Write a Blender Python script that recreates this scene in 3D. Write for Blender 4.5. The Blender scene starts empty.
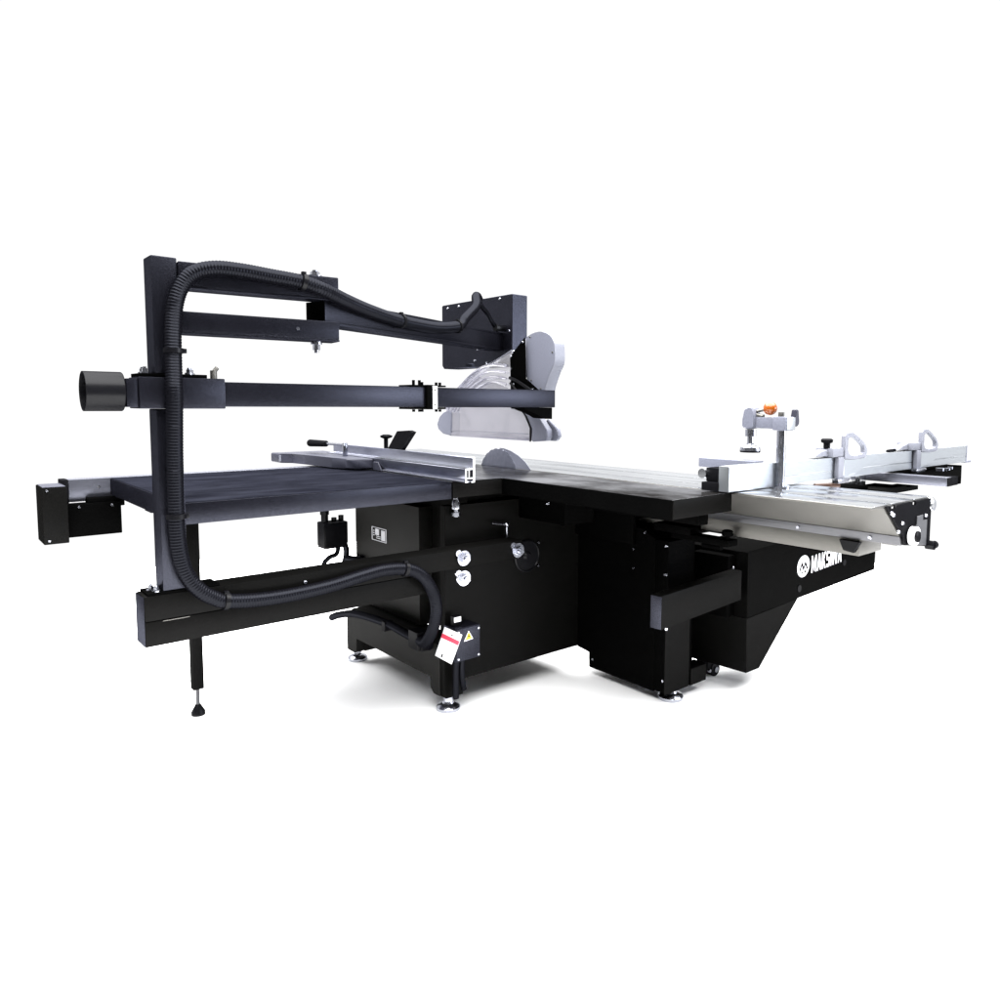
import bpy, bmesh, math, random
from mathutils import Vector, Matrix
random.seed(7)
scene = bpy.context.scene
col = scene.collection

# ------------------------------------------------------------------ materials
def new_mat(name):
    m = bpy.data.materials.new(name); m.use_nodes = True
    nt = m.node_tree; nt.nodes.clear()
    out = nt.nodes.new('ShaderNodeOutputMaterial')
    return m, nt, nt.nodes, nt.links, out

def noise(nt, scale, detail=3.0, stretch=(1, 1, 1), rough=.55):
    tc = nt.nodes.new('ShaderNodeTexCoord'); mp = nt.nodes.new('ShaderNodeMapping')
    mp.inputs['Scale'].default_value = stretch
    n = nt.nodes.new('ShaderNodeTexNoise')
    n.inputs['Scale'].default_value = scale; n.inputs['Detail'].default_value = detail
    n.inputs['Roughness'].default_value = rough
    nt.links.new(tc.outputs['Object'], mp.inputs['Vector']); nt.links.new(mp.outputs['Vector'], n.inputs['Vector'])
    return n

def ramp(nt, src, lo, hi, a=.3, b=.7):
    r = nt.nodes.new('ShaderNodeValToRGB')
    r.color_ramp.elements[0].position = a; r.color_ramp.elements[1].position = b
    r.color_ramp.elements[0].color = (*lo, 1); r.color_ramp.elements[1].color = (*hi, 1)
    nt.links.new(src, r.inputs['Fac']); return r

def paint(name, lo, hi, gloss, grough, scale=300, bump=.25, stretch=(1, 1, 1), gcol=(1, 1, 1), dist=.002, wear_glare=None):
    """matt paint: diffuse body and a weak constant sheen"""
    m, nt, N, L, out = new_mat(name)
    n = noise(nt, scale, 2, stretch); n2 = noise(nt, 9, 4)
    mix = N.new('ShaderNodeMath'); mix.operation = 'ADD'
    h = N.new('ShaderNodeMath'); h.operation = 'MULTIPLY'; h.inputs[1].default_value = .5
    L.new(n.outputs['Fac'], mix.inputs[0]); L.new(n2.outputs['Fac'], mix.inputs[1]); L.new(mix.outputs[0], h.inputs[0])
    r = ramp(nt, h.outputs[0], lo, hi)
    d = N.new('ShaderNodeBsdfDiffuse'); L.new(r.outputs['Color'], d.inputs['Color'])
    g = N.new('ShaderNodeBsdfGlossy'); g.inputs['Roughness'].default_value = grough; g.inputs['Color'].default_value = (*gcol, 1)
    b = N.new('ShaderNodeBump'); b.inputs['Strength'].default_value = bump; b.inputs['Distance'].default_value = dist
    L.new(n.outputs['Fac'], b.inputs['Height'])
    L.new(b.outputs['Normal'], d.inputs['Normal']); L.new(b.outputs['Normal'], g.inputs['Normal'])
    ms = N.new('ShaderNodeMixShader'); ms.inputs[0].default_value = gloss
    if wear_glare:
        w = noise(nt, wear_glare[0], 6, wear_glare[1], .6); q = N.new('ShaderNodeMapRange')
        q.inputs['From Min'].default_value = .35; q.inputs['From Max'].default_value = .65
        q.inputs['To Min'].default_value = wear_glare[2]; q.inputs['To Max'].default_value = wear_glare[3]
        L.new(w.outputs['Fac'], q.inputs['Value']); L.new(q.outputs['Result'], ms.inputs[0])
    L.new(d.outputs[0], ms.inputs[1]); L.new(g.outputs[0], ms.inputs[2]); L.new(ms.outputs[0], out.inputs['Surface'])
    return m

def metal(name, base, rough, stretch=(1, 1, 1), scale=60, var=.12, metallic=1.0, bump=.05, spec=.5):
    m, nt, N, L, out = new_mat(name)
    n = noise(nt, scale, 4, stretch)
    lo = tuple(max(0, c * (1 - var)) for c in base); hi = tuple(min(1, c * (1 + var)) for c in base)
    r = ramp(nt, n.outputs['Fac'], lo, hi)
    p = N.new('ShaderNodeBsdfPrincipled')
    L.new(r.outputs['Color'], p.inputs['Base Color'])
    p.inputs['Metallic'].default_value = metallic; p.inputs['Specular IOR Level'].default_value = spec
    rr = N.new('ShaderNodeMapRange'); rr.inputs['To Min'].default_value = rough * .8; rr.inputs['To Max'].default_value = rough * 1.25
    L.new(n.outputs['Fac'], rr.inputs['Value']); L.new(rr.outputs['Result'], p.inputs['Roughness'])
    b = N.new('ShaderNodeBump'); b.inputs['Strength'].default_value = bump; b.inputs['Distance'].default_value = .001
    L.new(n.outputs['Fac'], b.inputs['Height']); L.new(b.outputs['Normal'], p.inputs['Normal'])
    L.new(p.outputs[0], out.inputs['Surface'])
    return m

def plain(name, base, rough=.6, spec=.2, var=.07):
    m, nt, N, L, out = new_mat(name)
    n = noise(nt, 40, 3)
    r = ramp(nt, n.outputs['Fac'], tuple(c * (1 - var) for c in base), tuple(min(1, c * (1 + var)) for c in base))
    p = N.new('ShaderNodeBsdfPrincipled'); L.new(r.outputs['Color'], p.inputs['Base Color'])
    p.inputs['Roughness'].default_value = rough; p.inputs['Specular IOR Level'].default_value = spec
    L.new(p.outputs[0], out.inputs['Surface']); return m

def clear_plastic(name, alpha, tint=(.93, .93, .96), rough=.12):
    m, nt, N, L, out = new_mat(name)
    t = N.new('ShaderNodeBsdfTransparent'); t.inputs['Color'].default_value = (*tint, 1)
    n = noise(nt, 14, 3)
    r = ramp(nt, n.outputs['Fac'], (.22, .215, .24), (.33, .32, .35))
    d = N.new('ShaderNodeBsdfDiffuse'); L.new(r.outputs['Color'], d.inputs['Color'])
    g = N.new('ShaderNodeBsdfGlossy'); g.inputs['Roughness'].default_value = rough
    m1 = N.new('ShaderNodeMixShader'); m1.inputs[0].default_value = .4
    L.new(d.outputs[0], m1.inputs[1]); L.new(g.outputs[0], m1.inputs[2])
    m2 = N.new('ShaderNodeMixShader'); m2.inputs[0].default_value = alpha
    L.new(t.outputs[0], m2.inputs[1]); L.new(m1.outputs[0], m2.inputs[2])
    L.new(m2.outputs[0], out.inputs['Surface']); return m

POWDER = paint('textured_black_powder_coat', (.0016, .0016, .0024), (.0048, .0048, .0068), .04, .27, 420, .22, gcol=(.76, .79, 1), wear_glare=(240, (1, 1, 1), .020, .034))
BLACK = paint('matt_black_paint', (.0006, .0006, .0006), (.0010, .0010, .0010), .001, .5, 300, .15)
SIDE = paint('satin_black_sheet', (.0022, .0022, .0021), (.0034, .0033, .0031), .0035, .40, 220, .15)
DARK = paint('dull_black_sheet', (.0010, .0010, .0010), (.0017, .0017, .0016), .0018, .45, 220, .15)
CASTGREY = metal('cast_grey_enamel', (.027, .028, .040), .45, (1, 1, 1), 200, .12, .0, .15, .15)
PANEL = paint('satin_black_cabinet_sheet', (.0062, .006, .0055), (.0092, .009, .0082), .012, .5, 220, .15)
LAMINATE = paint('dark_laminate_top', (.0018, .0019, .0028), (.0060, .0063, .0096), .012, .30, 22, .12, (1.2, 9, 1), gcol=(.72, .76, 1), wear_glare=(4, (1, 3, 1), .006, .03))
CAST = paint('ground_cast_iron', (.0035, .0033, .0032), (.007, .0065, .0062), .3, .17, 30, .02, (1.4, 22, 1), (.86, .87, .92), .0006, (2.3, (1.6, 1, 1), .015, .50))  # random gloss patches stand in for glare and dark reflections on the top
RUBBER = paint('black_rubber_hose', (.0025, .0025, .0035), (.003, .003, .004), .008, .28, 90, .1, gcol=(.8, .84, 1))
PLASTIC = paint('black_plastic', (.003, .003, .0038), (.0042, .0042, .0052), .009, .3, 80, .05)
ALU = paint('brushed_aluminium', (.03, .031, .033), (.045, .046, .049), .6, .13, 30, .02, (14, 1, 14), (.95, .97, 1), .0006, (2.5, (3, .5, 1), .48, .78))
ALUX = metal('brushed_aluminium_crosswise', (.40, .42, .44), .34, (1, 14, 14), 30, .06)
FENCE = metal('anodised_fence_aluminium', (.38, .39, .46), .30, (14, 1, 14), 30, .10)
RAIL = metal('anodised_rail_aluminium', (.17, .175, .21), .36, (1, 14, 14), 30, .06)
STEEL = metal('galvanised_steel', (.125, .121, .112), .50, (6, 1, 6), 24, .08)
STRIP = metal('rolled_steel_strip', (.085, .085, .09), .45, (6, 1, 6), 24, .08)
GREY = metal('grey_enamel', (.125, .13, .162), .42, (1, 1, 1), 200, .10, .0, .15, .15)
PALE = metal('pale_grey_enamel', (.165, .17, .20), .40, (1, 1, 1), 120, .05, .0, .05, .15)
WHITE = plain('white_print', (.82, .82, .84), .5)
CHROME = metal('bright_zinc', (.42, .43, .48), .22, (1, 1, 1), 120, .10)
RED = plain('red_print', (.62, .05, .09), .5)
YELLOW = plain('yellow_print', (.75, .62, .05), .5)
ORANGE = plain('orange_plastic', (.23, .052, .002), .25, .5)
BROWN = plain('brown_handle', (.05, .022, .013), .4, .3)
BLADE = metal('blade_steel', (.27, .28, .34), .33, (1, 1, 1), 50, .1)
CLEAR = clear_plastic('clear_guard_plastic', .40)
CLEAR2 = clear_plastic('clear_guard_duct', .42, (.9, .9, .95))
FLOORM = plain('white_studio_floor', (.93, .93, .93), .8, 0.0, .004)

# ------------------------------------------------------------------ mesh builder
class MB:
    def __init__(s): s.bm = bmesh.new()
    def _merge(s, b, bevel=0, seg=2):
        if bevel:
            bmesh.ops.bevel(b, geom=list(b.edges), offset=bevel, segments=seg, profile=.6, affect='EDGES', clamp_overlap=True)
        bmesh.ops.recalc_face_normals(b, faces=list(b.faces))
        me = bpy.data.meshes.new('tmp'); b.to_mesh(me); b.free(); s.bm.from_mesh(me); bpy.data.meshes.remove(me)
        return s
    def box(s, x0, x1, y0, y1, z0, z1, bevel=.002):
        b = bmesh.new(); bmesh.ops.create_cube(b, size=1)
        for v in b.verts:
            v.co = Vector(((x0 + x1) / 2 + v.co.x * (x1 - x0), (y0 + y1) / 2 + v.co.y * (y1 - y0), (z0 + z1) / 2 + v.co.z * (z1 - z0)))
        return s._merge(b, bevel)
    def obox(s, o, d, u0, u1, v0, v1, z0, z1, bevel=.002):
        """box along the level direction d from o: u along d, v across (to the left of d)"""
        n = Vector((-d[1], d[0], 0)); d = Vector((d[0], d[1], 0)); o = Vector((o[0], o[1], 0))
        b = bmesh.new(); bmesh.ops.create_cube(b, size=1)
        for v in b.verts:
            a = (u0 + u1) / 2 + v.co.x * (u1 - u0); c = (v0 + v1) / 2 + v.co.y * (v1 - v0)
            z = (z0 + z1) / 2 + v.co.z * (z1 - z0)
            v.co = o + d * a + n * c + Vector((0, 0, z))
        return s._merge(b, bevel)
    def prism(s, pts, axis, a0, a1, bevel=.0015):
        """polygon pts in the plane across axis, extruded from a0 to a1. x:(y,z) y:(x,z) z:(x,y)"""
        f = {'x': lambda p, a: (a, p[0], p[1]), 'y': lambda p, a: (p[0], a, p[1]), 'z': lambda p, a: (p[0], p[1], a)}[axis]
        b = bmesh.new(); A = [b.verts.new(f(p, a0)) for p in pts]; B = [b.verts.new(f(p, a1)) for p in pts]
        b.faces.new(A); b.faces.new(B[::-1]); n = len(pts)
        for i in range(n): b.faces.new((A[i], B[i], B[(i + 1) % n], A[(i + 1) % n]))
        return s._merge(b, bevel, 1)
    def oprism(s, pts, o, d, v0, v1, bevel=.0015):
        """polygon pts (u along d, z) extruded across from v0 to v1"""
        n = Vector((-d[1], d[0], 0)); d = Vector((d[0], d[1], 0)); o = Vector((o[0], o[1], 0))
        f = lambda p, v: o + d * p[0] + n * v + Vector((0, 0, p[1]))
        b = bmesh.new(); A = [b.verts.new(f(p, v0)) for p in pts]; B = [b.verts.new(f(p, v1)) for p in pts]
        b.faces.new(A); b.faces.new(B[::-1]); k = len(pts)
        for i in range(k): b.faces.new((A[i], B[i], B[(i + 1) % k], A[(i + 1) % k]))
        return s._merge(b, bevel, 1)
    def cyl(s, p0, p1, r, r2=None, seg=24, bevel=0):
        p0, p1 = Vector(p0), Vector(p1); d = p1 - p0; q = d.to_track_quat('Z', 'Y').to_matrix().to_4x4()
        b = bmesh.new()
        bmesh.ops.create_cone(b, cap_ends=True, segments=seg, radius1=r, radius2=r if r2 is None else r2, depth=d.length,
                              matrix=Matrix.Translation((p0 + p1) / 2) @ q)
        if bevel:
            ed = [e for e in b.edges if any(len(f.verts) > 4 for f in e.link_faces)]
            bmesh.ops.bevel(b, geom=ed, offset=bevel, segments=2, profile=.6, affect='EDGES')
        return s._merge(b)
    def lathe(s, o, axis, prof, seg=28):
        """profile (r, h) revolved about axis through o"""
        q = Vector(axis).to_track_quat('Z', 'Y').to_matrix(); o = Vector(o); b = bmesh.new(); R = []
        for r, h in prof:
            R.append([b.verts.new(o + q @ Vector((r * math.cos(2 * math.pi * i / seg), r * math.sin(2 * math.pi * i / seg), h))) for i in range(seg)])
        for a, c in zip(R, R[1:]):
            for i in range(seg): b.faces.new((a[i], a[(i + 1) % seg], c[(i + 1) % seg], c[i]))
        b.faces.new(R[0][::-1]); b.faces.new(R[-1])
        bmesh.ops.recalc_face_normals(b, faces=list(b.faces)); me = bpy.data.meshes.new('tmp'); b.to_mesh(me); b.free(); s.bm.from_mesh(me); bpy.data.meshes.remove(me)
        return s
    def ball(s, c, r, sx=1, sy=1, sz=1):
        b = bmesh.new(); bmesh.ops.create_uvsphere(b, u_segments=20, v_segments=14, radius=r)
        for v in b.verts: v.co = Vector(c) + Vector((v.co.x * sx, v.co.y * sy, v.co.z * sz))
        return s._merge(b)
    def tube(s, pts, r, seg=12, ridge=0.0, pitch=.011, step=None):
        P = catmull(pts); L = [0]
        for a, c in zip(P, P[1:]): L.append(L[-1] + (c - a).length)
        total = L[-1]; st = step or (pitch / 4 if ridge else max(r * .5, .004)); n = max(2, int(total / st))
        C = []; j = 0
        for i in range(n + 1):
            t = total * i / n
            while j < len(L) - 2 and L[j + 1] < t: j += 1
            w = (t - L[j]) / max(1e-9, L[j + 1] - L[j]); C.append(P[j].lerp(P[j + 1], w))
        b = bmesh.new(); R = []; T = (C[1] - C[0]).normalized(); U = T.orthogonal().normalized()
        for i, c in enumerate(C):
            T2 = (C[min(i + 1, n)] - C[max(i - 1, 0)]).normalized()
            U = (U - T2 * U.dot(T2)).normalized(); W = T2.cross(U)
            rr = r
            if ridge: rr = r * (1 - ridge * (.5 - .5 * math.cos(2 * math.pi * (total * i / n) / pitch)))
            R.append([b.verts.new(c + (U * math.cos(2 * math.pi * k / seg) + W * math.sin(2 * math.pi * k / seg)) * rr) for k in range(seg)])
        for a, c in zip(R, R[1:]):
            for k in range(seg): b.faces.new((a[k], a[(k + 1) % seg], c[(k + 1) % seg], c[k]))
        b.faces.new(R[0][::-1]); b.faces.new(R[-1])
        bmesh.ops.recalc_face_normals(b, faces=list(b.faces)); me = bpy.data.meshes.new('tmp'); b.to_mesh(me); b.free(); s.bm.from_mesh(me); bpy.data.meshes.remove(me)
        return s
    def screws(s, pts, nrm, r=.006, h=.005):
        for p in pts: s.cyl(p, Vector(p) + Vector(nrm) * h, r, r * .75, 12)
        return s
    def build(s, name, mat, parent, label=None, angle=35):
        if name in APART: return s.apart(name, mat, parent, label, angle)
        return s._build(name, mat, parent, label, angle)
    def apart(s, name, mat, parent, label, angle):
        '''each loose piece that stands clear of the others becomes a part of its own'''
        bm = s.bm; bm.verts.index_update(); bm.verts.ensure_lookup_table(); seen = set(); isl = []
        for v in bm.verts:
            if v.index in seen: continue
            st, grp = [v], []; seen.add(v.index)
            while st:
                w = st.pop(); grp.append(w)
                for e in w.link_edges:
                    o = e.other_vert(w)
                    if o.index not in seen: seen.add(o.index); st.append(o)
            lo = Vector([min(q.co[k] for q in grp) for k in range(3)]); hi = Vector([max(q.co[k] for q in grp) for k in range(3)])
            isl.append([lo, hi, grp])
        merged = True
        while merged:
            merged = False
            for a in range(len(isl)):
                for b in range(a + 1, len(isl)):
                    A, B = isl[a], isl[b]
                    if all(A[0][k] <= B[1][k] + .004 and B[0][k] <= A[1][k] + .004 for k in range(3)):
                        A[0] = Vector([min(A[0][k], B[0][k]) for k in range(3)]); A[1] = Vector([max(A[1][k], B[1][k]) for k in range(3)])
                        A[2] += B[2]; isl.pop(b); merged = True; break
                if merged: break
        for lo, hi, grp in isl:
            m = MB(); mp = {v: m.bm.verts.new(v.co) for v in grp}
            for f in dict.fromkeys(f for v in grp for f in v.link_faces): m.bm.faces.new([mp[v] for v in f.verts])
            m._build(name, mat, parent, label, angle)
        bm.free()
    def _build(s, name, mat, parent, label=None, angle=35):
        o = Vector(ORG.get(parent.name, (0, 0, 0))) if parent else Vector((0, 0, 0))
        for v in s.bm.verts: v.co -= o
        me = bpy.data.meshes.new(name); s.bm.to_mesh(me); s.bm.free(); me.materials.append(mat)
        me.polygons.foreach_set('use_smooth', [True] * len(me.polygons))
        me.set_sharp_from_angle(angle=math.radians(angle))
        ob = bpy.data.objects.new(name, me); col.objects.link(ob)
        if parent: ob.parent = parent
        ORG[ob.name] = tuple(o)
        if label: ob['label'] = label
        return ob

ORG = {}
APART = {'screw', 'beam_bolt', 'pivot_bolt', 'plate_bolt', 'coupling_screw', 'band_screw', 'hood_screw', 'base_plate', 'conduit_clip', 'frame_bolt', 'plug', 'caster_pin', 'box_cable', 'switch_cable', 'printed_mark'}
def catmull(pts, k=14):
    P = [Vector(p) for p in pts]
    if len(P) < 3: return P
    P = [P[0] * 2 - P[1]] + P + [P[-1] * 2 - P[-2]]; out = []
    for i in range(1, len(P) - 2):
        a, b, c, d = P[i - 1:i + 3]
        for j in range(k):
            t = j / k
            out.append(.5 * ((2 * b) + (c - a) * t + (2 * a - 5 * b + 4 * c - d) * t * t + (3 * b - a - 3 * c + d) * t ** 3))
    out.append(P[-2]); return out

def thing(name, loc, label, cat, group=None):
    o = bpy.data.objects.new(name, None); col.objects.link(o); o.location = loc; o.empty_display_size = .05
    o['label'] = label; o['category'] = cat
    if group: o['group'] = group
    ORG[o.name] = tuple(loc); return o

def bolt(m, p, nrm, r, h):
    """washer, hex head and stub along nrm"""
    p = Vector(p); nrm = Vector(nrm)
    m.cyl(p, p + nrm * h * .25, r, seg=24); m.cyl(p + nrm * h * .25, p + nrm * h * .75, r * .68, seg=6); m.cyl(p + nrm * h * .75, p + nrm * h, r * .4, seg=12)

# ------------------------------------------------------------------ floor
fl = MB().lathe((2.0, 2.3, -.012), (0, 0, 1), [(3.4, -.05), (3.4, 0)], 96).build('floor', FLOORM, None)
fl['kind'] = 'structure'

# ------------------------------------------------------------------ panel saw
saw = thing('panel_saw', (1.85, 2.6, 0), 'black sliding table panel saw with cabinet base, dark side table and steel saw blade', 'panel saw')
# cabinet
m = MB()
m.prism([(1.482, .052), (1.492, .044), (1.568, .044), (1.577, .106), (2.2, .101), (2.2, .775), (1.488, .775), (1.488, .25), (1.482, .245)], 'y', 2.232, 2.262)
m.box(1.612, 2.2, 2.2625, 3.05, .25, .803)
m.box(2.17, 2.2, 2.2625, 3.05, .10, .2495)
cab = m.build('cabinet', SIDE, saw)
MB().box(1.55, 1.611, 2.51, 3.055, .248, .735, .004).build('side_door', PANEL, cab)
m = MB()
m.prism([(2.2635, .046), (2.305, .046), (2.325, .064), (2.327, .108), (2.93, .106), (2.93, .048), (2.95, .034), (3.02, .034), (3.02, .185), (2.965, .235), (2.2635, .245)], 'x', 1.482, 1.525)
m.box(1.526, 1.61, 2.2635, 3.0, .215, .236); m.box(1.526, 2.16, 2.97, 3.0, .10, .214); m.box(1.526, 1.60, 2.935, 2.969, .036, .214)
m.build('plinth', PANEL, saw)
def foot(x, y, top, r, parent, name='levelling_foot'):
    f = MB().lathe((x, y, -.012), (0, 0, 1), [(r * .96, 0), (r, .004), (r, .012), (r * .86, .02), (r * .5, .026), (r * .42, .034), (r * .42, top + .0)]).build(name, CHROME, parent)
    return f
foot(1.492 + .03, 2.245 + .02, .052, .046, saw); foot(1.515, 2.985, .045, .044, saw)
foot(2.25, 1.775, .05, .05, saw); foot(2.12, 2.95, .10, .044, saw)
# data plate on the door
m = MB()
for a in ((2.898, 2.771, .606, .6085), (2.898, 2.771, .5495, .552)): m.box(1.548, 1.5495, a[1], a[0], a[2], a[3], 0)
for y in (2.8965, 2.773): m.box(1.548, 1.5495, y - .0025, y + .0025, .5525, .6055, 0)
m.box(1.548, 1.5495, 2.835, 2.868, .575, .602, 0); m.box(1.548, 1.5495, 2.782, 2.815, .556, .600, 0)
for z in (.560, .568): m.box(1.548, 1.5495, 2.822, 2.86, z, z + .003, 0)
for z in (.57, .58, .59): m.box(1.5475, 1.5495, 2.876, 2.885, z, z + .004, 0)
m.build('data_plate', plain('plate_print', (.36, .36, .38)), saw, 'small outlined plate printed in pale grey')
# tables
m = MB(); m.box(.578, 1.4895, 2.186, 3.078, .8062, .8672, .003); ext = m.build('side_table', POWDER, saw, 'dark table extension beside the iron table')
MB().box(.583, 1.4855, 2.191, 3.073, .8674, .8690, .0006).build('table_surface', LAMINATE, ext)
MB().prism([(1.4905, 2.186), (1.7185, 2.186), (1.7125, 1.36), (2.012, 1.36), (2.012, 3.10), (1.4905, 3.10)], 'z', .808, .8668, .002).build('iron_table', BLACK, saw)  # body blackened: the shade on its long side is put into the colour
m = MB(); m.box(1.714, 2.0115, 1.3562, 1.3597, .8095, .8662, .0006); m.build('end_lit_face', SIDE, saw)  # added plate, lighter than the body, paints in the light on the end
m = MB(); m.box(1.492, 1.7165, 2.1828, 2.1857, .8095, .8662, .0006); m.build('side_lit_face', SIDE, saw)  # same again: a lighter skin painting light onto the short front face
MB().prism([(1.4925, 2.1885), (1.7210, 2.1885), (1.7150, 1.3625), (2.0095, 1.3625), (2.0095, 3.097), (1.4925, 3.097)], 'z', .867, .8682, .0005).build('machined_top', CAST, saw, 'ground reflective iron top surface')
m = MB(); m.box(1.94, 1.99, 1.43, 1.955, .758, .8075, .002); m.box(2.15, 2.168, 1.90, 2.229, .60, .8075, .002); m.prism([(1.84, 1.96), (1.99, 1.96), (1.99, 2.2305), (1.84, 2.2305)], 'z', .70, .8075)  # besides the frame, a black rib and plate added as shade over the rail
m.build('underframe_shade', BLACK, saw)
m = MB(); m.cyl((1.5237, 2.21, .735), (1.5237, 2.21, .806), .009); m.cyl((1.5237, 2.21, .765), (1.5237, 2.21, .80), .017, .013, 18, .003); m.cyl((1.5237, 2.21, .738), (1.5237, 2.21, .752), .018, seg=6)
m.build('jack_bolt', CHROME, saw)
m = MB(); m.tube([(1.69, 2.212, .695), (1.72, 2.212, .690), (1.752, 2.212, .684)], .006, 8); m.cyl((1.7625, 2.212, .675), (1.7636, 2.212, .618), .005); m.ball((1.7627, 2.212, .681), .010); m.ball((1.7638, 2.212, .612), .010)
m.build('crank_lever', CHROME, saw)
m = MB(); m.lathe((1.882, 2.2315, .538), (0, -1, 0), [(.066, 0), (.066, .006), (.061, .009), (.058, .004), (.02, .004), (.012, .014)], 40)
m.build('handwheel_cover', PLASTIC, saw)
m = MB(); m.screws([(1.9435, 2.2315, .586), (1.944, 2.2315, .491)], (0, -1, 0), .008, .006); m.screws([(1.788, 2.0, .785), (2.005, 2.0, .748)], (0, -1, 0), .007, .005)
m.build('screw', CHROME, cab)
# front base under the sliding table
m = MB()
m.prism([(2.229, .10), (2.156, .094), (2.156, .028), (1.80, .028), (1.80, .63), (1.87, .665), (2.229, .69)], 'x', 2.172, 2.42)
m.box(2.421, 2.60, 1.90, 2.2, .09, .60, .003); m.box(2.172, 2.325, 1.737, 1.799, .034, .632, .003); m.box(2.3255, 2.43, 1.737, 1.799, .03, .10, .003)
fb = m.build('front_base', BLACK, saw)
m = MB(); m.box(2.16, 2.31, 1.7345, 1.7365, .034, .40, 0); m.box(2.3255, 2.425, 1.7345, 1.7365, .032, .098, 0); m.build('leg_plate', SIDE, saw)
m = MB(); m.box(2.178, 2.30, 1.645, 1.818, .668, .698, .003); m.box(2.18, 2.24, 1.48, 1.7345, .648, .672, .003);
m.cyl((2.2, 1.497, .672), (2.2, 1.497, .685), .008); m.lathe((2.2, 1.497, .684), (0, 0, 1), [(.014, 0), (.02, .004), (.02, .02), (.012, .024)])
m.cyl((2.20, 1.52, .64), (2.20, 1.60, .64), .011)
m.build('support_bracket', BLACK, saw)
m = MB(); m.screws([(2.1715, 1.91, .5786), (2.1715, 1.9084, .5021), (2.1715, 2.131, .069), (2.1715, 1.8547, .652)], (-1, 0, 0), .0065, .006)
m.screws([(2.1715, 1.747, .615), (2.1715, 1.747, .504), (2.1715, 1.75, .0856)], (-1, 0, 0), .0065, .006); m.build('screw', CHROME, fb)
m = MB(); m.box(2.53, 2.60, 1.80, 1.86, .02, .10, .004); m.cyl((2.58, 1.795, .02), (2.58, 1.865, .02), .03, seg=20, bevel=.004); m.build('caster', PLASTIC, saw)
m = MB(); m.cyl((2.58, 1.790, .02), (2.58, 1.7945, .02), .012); m.cyl((2.535, 1.79, .025), (2.535, 1.7995, .025), .007); m.build('caster_pin', CHROME, saw)
# base rail carrying the sliding table
m = MB(); m.box(2.243, 2.40, 1.04, 3.75, .680, .7332, .002); br = m.build('base_rail', STEEL, saw)
m = MB(); m.prism([(1.03, .728), (1.10, .728), (1.085, .695), (1.05, .690)], 'x', 2.228, 2.2425); m.build('rail_chip', PLASTIC, br)
# support leg under the side table
m = MB(); m.box(.767, .805, 2.81, 2.848, .088, .8055, .003); lg = m.build('support_leg', SIDE, saw)
MB().cyl((.786, 2.829, .02), (.786, 2.829, .0878), .007).build('threaded_rod', STRIP, lg)
MB().lathe((.786, 2.829, -.012), (0, 0, 1), [(.024, 0), (.024, .012), (.013, .032), (.009, .04)]).build('rubber_foot', PLASTIC, lg)
# fence rail with motor housing at its end
m = MB(); m.box(.451, 1.95, 3.102, 3.165, .785, .8672, .0015); rl = m.build('fence_rail', RAIL, saw)
m = MB(); m.box(.428, .4502, 3.098, 3.168, .775, .868, .003); m.build('rail_end_cap', PLASTIC, rl)
m = MB(); m.box(.436, .606, 3.05, 3.10, .664, .783, .003); m.box(.50, .62, 3.06, 3.10, .765, .80, .003); m.build('rail_bracket', BLACK, rl)
m = MB(); m.box(.357, .431, 2.998, 3.14, .655, .853, .003); hs = m.build('rail_motor_housing', SIDE, rl)
m = MB(); m.box(.3605, .4275, 3.0, 3.135, .8532, .8550, .0006); m.build('housing_lid', CASTGREY, rl)
m = MB(); m.screws([(.372, 2.998, .842), (.372, 2.998, .668), (.472, 3.05, .772), (.575, 3.05, .772)], (0, -1, 0), .0055, .004)
m.cyl((.545, 3.102, .835), (.545, 3.099, .835), .006); m.build('screw', CHROME, rl)
m = MB(); m.box(.528, .562, 3.0995, 3.1015, .82, .85, 0); m.build('rail_plate', RAIL, rl)
m = MB(); m.box(.60, .70, 2.60, 2.68, .79, .8055, .003); m.cyl((.62, 2.62, .795), (.68, 2.52, .79), .010); m.build('table_clamp_lever', PLASTIC, saw)
# blade and riving knife
m = MB(); c = (2.60, .809); R = .142
pts = []
for i in range(72):
    a = 2 * math.pi * i / 72; r = R if i % 3 else R * .975
    pts.append((c[0] + r * math.cos(a), c[1] + r * math.sin(a)))
m.prism(pts, 'x', 2.0225, 2.0265, .0004); m.cyl((2.0215, c[0], c[1]), (2.0275, c[0], c[1]), .05)
m.build('saw_blade', BLADE, saw)
o = [(2.595, .9535), (2.56, .953), (2.51, .944), (2.455, .925), (2.41, .900), (2.372, .867), (2.372, .80), (2.45, .80), (2.47, .865), (2.495, .90), (2.53, .93), (2.56, .944)]
MB().prism(o, 'x', 2.0232, 2.0258, .0003).build('riving_knife', GREY, saw)
# switch box and cable loop behind the cabinet
m = MB(); m.box(1.425, 1.54, 3.11, 3.19, .485, .605, .006)
for i in range(7): m.box(1.4235 + .0008, 1.4265, 3.112 + i * .011, 3.118 + i * .011, .492, .598, .0005)
m.cyl((1.445, 3.15, .605), (1.445, 3.15, .65), .016); m.cyl((1.445, 3.15, .64), (1.445, 3.15, .672), .02); m.cyl((1.49, 3.15, .605), (1.49, 3.15, .622), .012); m.cyl((1.525, 3.15, .605), (1.525, 3.15, .63), .012)
sb = m.build('switch_box', PLASTIC, saw)
m = MB(); m.tube([(1.51, 3.15, .49), (1.50, 3.15, .45), (1.468, 3.16, .435), (1.445, 3.17, .40), (1.44, 3.17, .30)], .011); m.tube([(1.535, 3.13, .49), (1.54, 3.13, .45), (1.53, 3.14, .38), (1.53, 3.16, .30)], .014)
m.cyl((1.53, 3.10, .435), (1.53, 2.98, .445), .014); m.cyl((1.53, 2.985, .445), (1.549, 2.985, .445), .018)
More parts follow.
